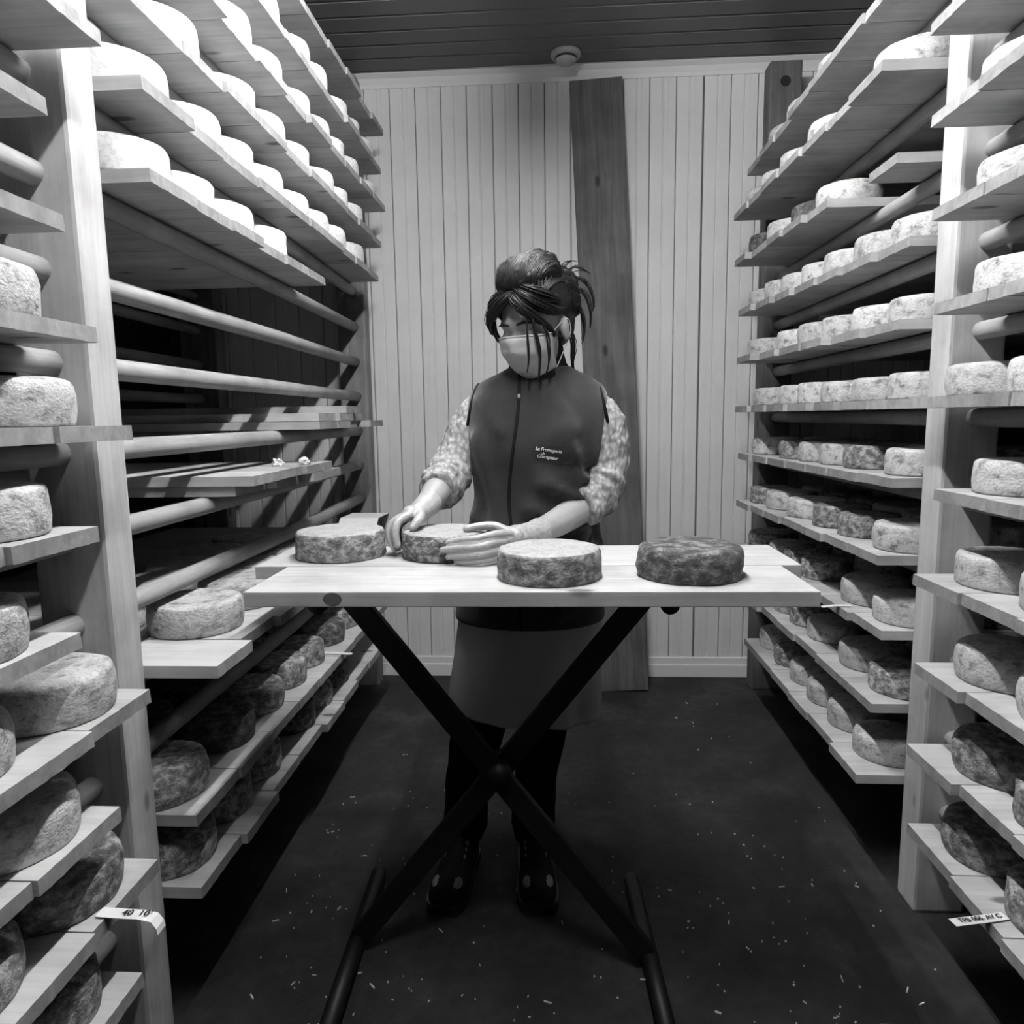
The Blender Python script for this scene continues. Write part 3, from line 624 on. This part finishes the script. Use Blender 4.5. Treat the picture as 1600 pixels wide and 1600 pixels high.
# shoes
def shoe(cx, toe, yaw):
    root = None; L_ = .265; W = .050
    prof = [(0, .62, .030), (.06, .85, .050), (.15, .98, .062), (.3, 1.0, .066), (.45, .92, .080), (.6, .84, .105), (.75, .84, .125), (.9, .80, .120), (.97, .62, .100), (1.0, .45, .08)]
    bm = nb(); rows = []
    for t_, wf, h in cat(prof, 3):
        row = []
        for k in range(14):
            a = PI * k / 13; row.append(bm.verts.new((math.cos(a) * W * wf * (1 if math.sin(a) < .6 else .92), t_ * L_, .022 + max(0, math.sin(a)) ** .75 * (h - .010))))
        rows.append(row)
    for a, b in zip(rows, rows[1:]):
        for k in range(13): bm.faces.new((a[k], a[k + 1], b[k + 1], b[k]))
    bm.faces.new(rows[0]); bm.faces.new(rows[-1])
    for a, b in zip(rows, rows[1:]): bm.faces.new((a[0], b[0], b[13], a[13]))
    bmesh.ops.recalc_face_normals(bm, faces=bm.faces)
    mw = Matrix.Translation((cx, toe, 0)) @ Matrix.Rotation(yaw, 4, 'Z')
    bmesh.ops.transform(bm, matrix=mw, verts=bm.verts); up = pc('shoe', bm, 'shoe_dark'); up['label'] = 'dark laced walking shoe with pale panels'
    bm = nb(); out = [(W * 1.06 * wf, t_ * L_ * 1.03 - .006) for t_, wf, h in cat(prof, 3)]
    loop = out + [(-x, y) for x, y in reversed(out)]
    b = [bm.verts.new((x, y, 0)) for x, y in loop]; c = [bm.verts.new((x, y, .028)) for x, y in loop]
    for i in range(len(b)): bm.faces.new((b[i], b[(i + 1) % len(b)], c[(i + 1) % len(b)], c[i]))
    bm.faces.new(list(reversed(b))); bm.faces.new(c); bmesh.ops.transform(bm, matrix=mw, verts=bm.verts); pc('sole', bm, 'rubber', up, False)
    for i, (fy, hz) in enumerate([(.085, .070), (.105, .076), (.125, .085), (.143, .095), (.160, .106)]):
        for s in (-1, 1):
            bm = nb(); box(bm, s * .018 - .011, s * .018 + .011, fy - .006, fy + .006, hz - .014, hz - .002, .002); bmesh.ops.rotate(bm, cent=(0, fy, hz - .008), matrix=Matrix.Rotation(.35, 3, 'X'), verts=bm.verts)
            bmesh.ops.transform(bm, matrix=mw, verts=bm.verts); pc('panel', bm, 'shoe_pale', up, False)
        bm = nb(); s = (-1) ** i; tube(bm, [(-.024, fy - .004 * s, hz - .004), (0, fy, hz + .005), (.024, fy + .006 * s, hz - .004)], .0026, 6); tube(bm, [(.024, fy - .004 * s, hz - .004), (0, fy + .002, hz + .006), (-.024, fy + .008 * s, hz - .004)], .0026, 6)
        bmesh.ops.transform(bm, matrix=mw, verts=bm.verts); pc('lace', bm, 'ink', up)
    for s in (-1, 1):
        bm = nb(); ball(bm, (s * .022, .048, .054), (.019, .028, .016), None, 12); bmesh.ops.transform(bm, matrix=mw, verts=bm.verts); pc('toe_panel', bm, 'shoe_pale', up)
shoe(-.285, 1.640, -.13); shoe(-.040, 1.650, .09)
# face mask
bm = nb(); rows = []; NU, NV = 15, 25
for i in range(NU):
    u = i / (NU - 1); h = .006 - .112 * u; row = []
    dep = .108 - .010 * abs(u - .3) * 2 - .026 * max(0, u - .45) ** 1.2 * 2; wid = .078 - .020 * max(0, u - .3)
    for j in range(NV):
        a = math.radians(-74 + 148 * j / (NV - 1)); ca = max(math.cos(a), 0)
        nose_ = .010 * math.exp(-(a / .22) ** 2) * math.exp(-((u - .22) / .2) ** 2)
        pl = .0022 * math.sin(u * 2 * PI * 3.2) * ca
        hh = h * (1 - .25 * abs(math.sin(a)) ** 2) - .012 * abs(math.sin(a)) ** 2
        row.append(bm.verts.new(hp(math.sin(a) * wid, .004 + ca ** .75 * (dep + nose_ + pl - .004), hh)))
    rows.append(row)
for a, b in zip(rows, rows[1:]):
    for j in range(NV - 1): bm.faces.new((a[j], a[j + 1], b[j + 1], b[j]))
bmesh.ops.recalc_face_normals(bm, faces=bm.faces)
edge_top = [v.co.copy() for v in rows[0]]; cor = [rows[0][0].co.copy(), rows[0][-1].co.copy(), rows[-1][0].co.copy(), rows[-1][-1].co.copy()]
bm.normal_update(); bmesh.ops.solidify(bm, geom=bm.faces[:], thickness=.0015); mask = pc('face_mask', bm, 'mask_cloth'); mask['label'] = 'pale pleated surgical face mask'
pc('mask_edge', tube(nb(), edge_top, .0022, 6), 'mask_edge', mask)
for s, (a, b) in ((-1, (cor[0], cor[2])), (1, (cor[1], cor[3]))):
    pc('ear_loop', tube(nb(), [Vector(p) for p in cat([tuple(a), tuple(hp(s * .083, -.015, .012)), tuple(hp(s * .084, -.030, -.005)), tuple(hp(s * .082, -.020, -.032)), tuple(b)], 6)], .0011, 6), 'mask_edge', mask)
for s in (-1, 1):
    pc('eyebrow', tube(nb(), [hp(s * .013, .088, .030), hp(s * .030, .088, .034), hp(s * .050, .074, .028)], [.003, .0035, .002], 6), 'brow')
    pc('eyelashes', tube(nb(), [hp(s * .016, .086, .001), hp(s * .032, .087, -.004), hp(s * .048, .076, .000)], [.0015, .0022, .0015], 6), 'brow')
# hair: swept up mass, pouf, back knot, loose locks
bm = nb()
ball(bm, hp(0, -.030, .060), (.086, .092, .080), HM, 28)
ball(bm, hp(0, -.062, .000), (.074, .052, .070), HM, 24)
ball(bm, hp(-.005, .010, .120), (.062, .060, .056), HM, 24)
ball(bm, hp(.012, -.035, .128), (.060, .060, .050), HM, 24)
ball(bm, hp(.030, -.100, .075), (.048, .045, .052), HM, 24)
ball(bm, hp(.045, -.090, .035), (.040, .040, .045), HM, 20)
me = remesh(bm, .004, 5)
for v in me.vertices:
    q = v.co - HC; s = q.dot(HS); u = q.dot(HU); f = q.dot(HF)
    v.co += v.normal * (.004 * math.sin(s * 150 + 6 * math.sin(u * 25) + f * 40) * .5 + noise.noise(v.co * 30) * .005)
hair = pc('hair', me, 'hair'); hair['label'] = 'dark hair swept up into a loose knot'
rh = random.Random(3)
hb = bmesh.new(); hb.from_mesh(me); HB = BVHTree.FromBMesh(hb); hb.free()
H = lambda s, f, u: tuple(hp(s, f, u))
def fibres(bm, pts, n, spread, r=.0011, sub=6, shrink=True, surf=None):
    """a bundle of fine fibres along a path, drawn together at its end"""
    for i in range(n):
        a = rh.uniform(0, 2 * PI); d = spread * math.sqrt(rh.random()); o3 = HS * math.cos(a) * d + HU * math.sin(a) * d + HF * rh.uniform(-.5, .5) * spread
        ph = rh.uniform(0, 6); q = cat(pts, sub); m = len(q); cut = m - rh.randint(0, max(1, m // 5)); P_ = []
        for k in range(cut):
            t = k / (m - 1); p = Vector(q[k]) + o3 * ((.35 + .65 * math.sin(PI * min(1, t * 1.2 + .1))) if shrink else 1) + HS * math.sin(t * 5 + ph) * .002
            if surf is not None:
                near = HB.find_nearest(p)
                if near[0] is not None: p = near[0] + near[1] * (surf + rh.uniform(0, .002))
            P_.append(p)
        tube(bm, P_, [r * (.35 + .65 * math.sin(PI * (.12 + .83 * k / (m - 1)))) for k in range(cut)], 4, 'flat')
def lock(name, pts, n, spread, r=.0011, core=0):
    bm = nb(); fibres(bm, pts, n, spread, r)
    if core:
        q = cat(pts, 6); m = len(q); tube(bm, [Vector(p) for p in q], [core * math.sin(PI * (.15 + .75 * k / (m - 1))) ** .6 for k in range(m)], 8, 'round', .4)
    pc(name, bm, 'hair', hair)['kind'] = 'stuff'
for pts, n, sp, core in (([H(.010, .066, .100), H(-.030, .090, .082), H(-.066, .080, .052), H(-.086, .050, .012), H(-.078, .048, -.018)], 70, .016, .012),
               ([H(.005, .074, .100), H(-.022, .098, .078), H(-.060, .094, .046), H(-.084, .066, .010)], 60, .014, .010),
               ([H(-.010, .066, .105), H(-.050, .074, .085), H(-.074, .036, .050), H(-.084, .000, .020)], 60, .016, .014),
               ([H(.000, .070, .100), H(.028, .094, .076), H(.056, .080, .044), H(.072, .050, .012), H(.074, .035, -.015)], 70, .015, .010),
               ([H(.010, .066, .105), H(.046, .074, .082), H(.070, .040, .052), H(.080, .002, .034), H(.072, -.040, .03)], 70, .016, .014),
               ([H(.020, .060, .110), H(.058, .050, .088), H(.076, .010, .066), H(.074, -.040, .05)], 60, .016, .014)):
    lock('hair_lock', pts, n, sp, .0011, core)
for pts, n, sp in (([H(.046, .090, .050), H(.050, .108, .0), H(.044, .114, -.045), H(.026, .110, -.080)], 9, .0035), ([H(.054, .084, .050), H(.066, .096, .0), H(.064, .098, -.05), H(.046, .098, -.110)], 12, .0045), ([H(.062, .070, .045), H(.078, .070, -.005), H(.074, .074, -.06), H(.060, .082, -.10)], 7, .003),
               ([H(.060, -.080, .05), H(.080, -.092, .02), H(.082, -.094, -.03), H(.070, -.09, -.07)], 12, .008), ([H(.060, -.110, .07), H(.088, -.120, .045), H(.096, -.115, -.005), H(.082, -.115, -.05)], 9, .007), ([H(.05, -.12, .09), H(.080, -.140, .075), H(.098, -.14, .035), H(.096, -.13, .00)], 9, .008), ([H(.04, -.11, .10), H(.07, -.13, .11), H(.10, -.14, .09)], 8, .009), ([H(.03, -.10, .10), H(.05, -.12, .13), H(.075, -.13, .125)], 6, .008),
               ([H(.068, -.05, -.02), H(.074, -.045, -.06), H(.064, -.04, -.10), H(.05, -.06, -.13)], 26, .008)):
    lock('hair_strand', pts, n, sp, .0010)
bm = nb()
for i in range(560):
    s0 = rh.uniform(-.08, .08); t0 = abs(s0) / .08
    pts = [H(s0, .075 - .04 * t0 * t0, .085 - .04 * t0), H(s0 * .95, .050 - .03 * t0, .155 - .07 * t0 * t0), H(s0 * .85 + .008, -.030, .180 - .085 * t0 * t0), H(s0 * .5 + .02, -.110, .120 - .05 * t0), H(.03 + rh.uniform(-.03, .03), -.145, .070 + rh.uniform(-.04, .03))]
    fibres(bm, pts, 1, .004, rh.uniform(.0008, .0018), 4, False, .0004)
for i in range(120):
    a0 = rh.uniform(0, 2 * PI); c0 = (.035, -.100, .065); rr_ = .05
    pts = [H(c0[0] + rr_ * math.cos(a0 + t) * .9, c0[1] + rr_ * math.sin(t * 2 + a0) * .8, c0[2] + rr_ * math.sin(a0 + t)) for t in (0, .6, 1.2, 1.8)]
    fibres(bm, pts, 1, .006, .0012, 4, False, -.0002)
st = pc('hair_fibres', bm, 'hair', hair); st['kind'] = 'stuff'

# ------------------------------------------------------------------ small things
def text_on(parent, body, size, mat4, name='writing'):
    cu = bpy.data.curves.new(name, 'FONT'); cu.body = body; cu.size = size; cu.align_x = 'CENTER'; cu.align_y = 'CENTER'; cu.offset = size * .02
    o = link(bpy.data.objects.new('tmp', cu)); me = evaluate(o); bpy.data.objects.remove(o)
    me.transform(mat4); c = obj(name, me, 'ink', parent); return c
def strip(name, pts, width, wdir, thick=.0008):
    bm = nb(); wd = Vector(wdir) * width / 2; top = []
    for p in pts: p = Vector(p); top.append((bm.verts.new(p - wd), bm.verts.new(p + wd)))
    for (a, b), (c, d) in zip(top, top[1:]): bm.faces.new((a, b, d, c))
    bm.normal_update(); bmesh.ops.solidify(bm, geom=bm.faces[:], thickness=thick); bmesh.ops.recalc_face_normals(bm, faces=bm.faces); return bm
z0 = zL(-5) + PT + .0042
o = obj('paper_tag', strip('paper_tag', [(-.715, .985, z0), (-.67, .982, z0), (-.645, .980, z0 + .001), (-.622, .978, z0 - .002), (-.614, .977, z0 - .012), (-.612, .977, z0 - .022)], .022, (0, 1, 0)), 'paper'); tag(o, 'white paper tag with handwritten 40 10 hanging over a plank edge', 'tag')
text_on(o, "40  10'", .017, Matrix.Translation((-.652, .982, z0 + .0030)))
z1 = zR(-5) + PT + .0042
o = obj('paper_tag', strip('paper_tag', [(.726, 1.232, z1 + .002), (.76, 1.240, z1 + .001), (.80, 1.249, z1), (.835, 1.257, z1)], .020, (-.22, .97, 0)), 'paper'); tag(o, 'white paper tag with black handwriting sticking out from a low plank', 'tag')
text_on(o, 'TPB 006. AV C', .0142, Matrix.Translation((.782, 1.245, z1 + .0034)) @ Matrix.Rotation(.225, 4, 'Z') @ Matrix.Rotation(.02, 4, 'Y'))
z2 = zR(-3) + PT + .0042
tag(obj('paper_tag', strip('paper_tag', [(.765, 2.02, z2 - .004), (.80, 2.02, z2), (.845, 2.02, z2)], .018, (0, 1, 0)), 'paper'), 'blank narrow white tag poking out from the 3rd shelf of the stocked rack', 'tag')
z3 = zL(-5) + PT + .0042
tag(obj('paper_tag', strip('paper_tag', [(-.66, 2.215, z3), (-.70, 2.22, z3), (-.76, 2.225, z3)], .018, (0, 1, 0)), 'paper'), 'narrow white tag on the 2nd shelf up, rack with bare rods', 'tag')
# scraps of paper on the spare planks
for (x, y), lb in (((-.80, 2.03), 'crumpled white paper scrap deeper on the spare planks'), ((-.728, 2.06), 'crumpled white paper scrap at the edge of the spare planks')):
    bm = nb(); bmesh.ops.create_icosphere(bm, subdivisions=2, radius=.016)
    for v in bm.verts: v.co = v.co * (1 + noise.noise(v.co * 90 + Vector((x * 50, 0, 0))) * .7); v.co.z = max(v.co.z * .8 + .010, 0)
    o = obj('paper_scrap', bm, 'paper'); o.location = (x, y, zL(-1) + 2 * PT + .0012); tag(o, lb, 'paper')
# folded carton on the third shelf
bm = nb(); zc_ = zL(-3) + PT
pts = [(-.80, 2.66, zc_ + .0005), (-.79, 2.70, zc_ + .05), (-.78, 2.73, zc_ + .085), (-.77, 2.86, zc_ + .078)]
o = obj('carton_sheet', strip('s', [(-.745, 2.60, zc_ + .003), (-.745, 2.64, zc_ + .052), (-.745, 2.68, zc_ + .084), (-.745, 2.86, zc_ + .080), (-.745, 2.88, zc_ + .003)], .15, (1, 0, 0), .002), 'paper'); tag(o, 'folded white carton sheet standing on the shelf behind the table end', 'carton')
# crumbs and shavings on the floor
rf = random.Random(21); bm = nb()
def inside(x, y): return -.75 < x < .88
for i in range(330):
    x = rf.uniform(-.72, .86); y = 1.15 + 1.1 * rf.random() ** 1.6 if rf.random() < .95 else rf.uniform(2.3, 3.2)
    if rf.random() < .35: x = rf.choice((-1, 1)) * rf.uniform(.3, .7); x = max(-.7, x)
    L_ = rf.uniform(.0015, .005) if rf.random() < .8 else rf.uniform(.006, .018); W_ = rf.uniform(.0012, .003); a = rf.uniform(0, PI)
    m = Matrix.Translation((x, y, .0016)) @ Matrix.Rotation(a, 4, 'Z') @ Matrix.Diagonal((L_, W_, .003, 1))
    bmesh.ops.create_cube(bm, size=1, matrix=m)
o = obj('floor_crumbs', bm, 'crumb'); o['kind'] = 'stuff'; tag(o, 'scattered wood shavings and rind crumbs on the dark floor', 'crumbs')
tag(obj('wood_curl', tube(nb(), [(.69, 1.345, .0025), (.665, 1.345, .0025), (.662, 1.325, .0025), (.675, 1.305, .0025)], .002, 6), 'shaving'), 'thin bent wood curl lying on the floor by the stocked rack', 'shaving')
tag(obj('wood_chip', box(nb(), -.485, -.462, 1.365, 1.376, 0.0, .004, .001), 'shaving'), 'pale flat wood chip on the floor beside the stand foot', 'shaving')
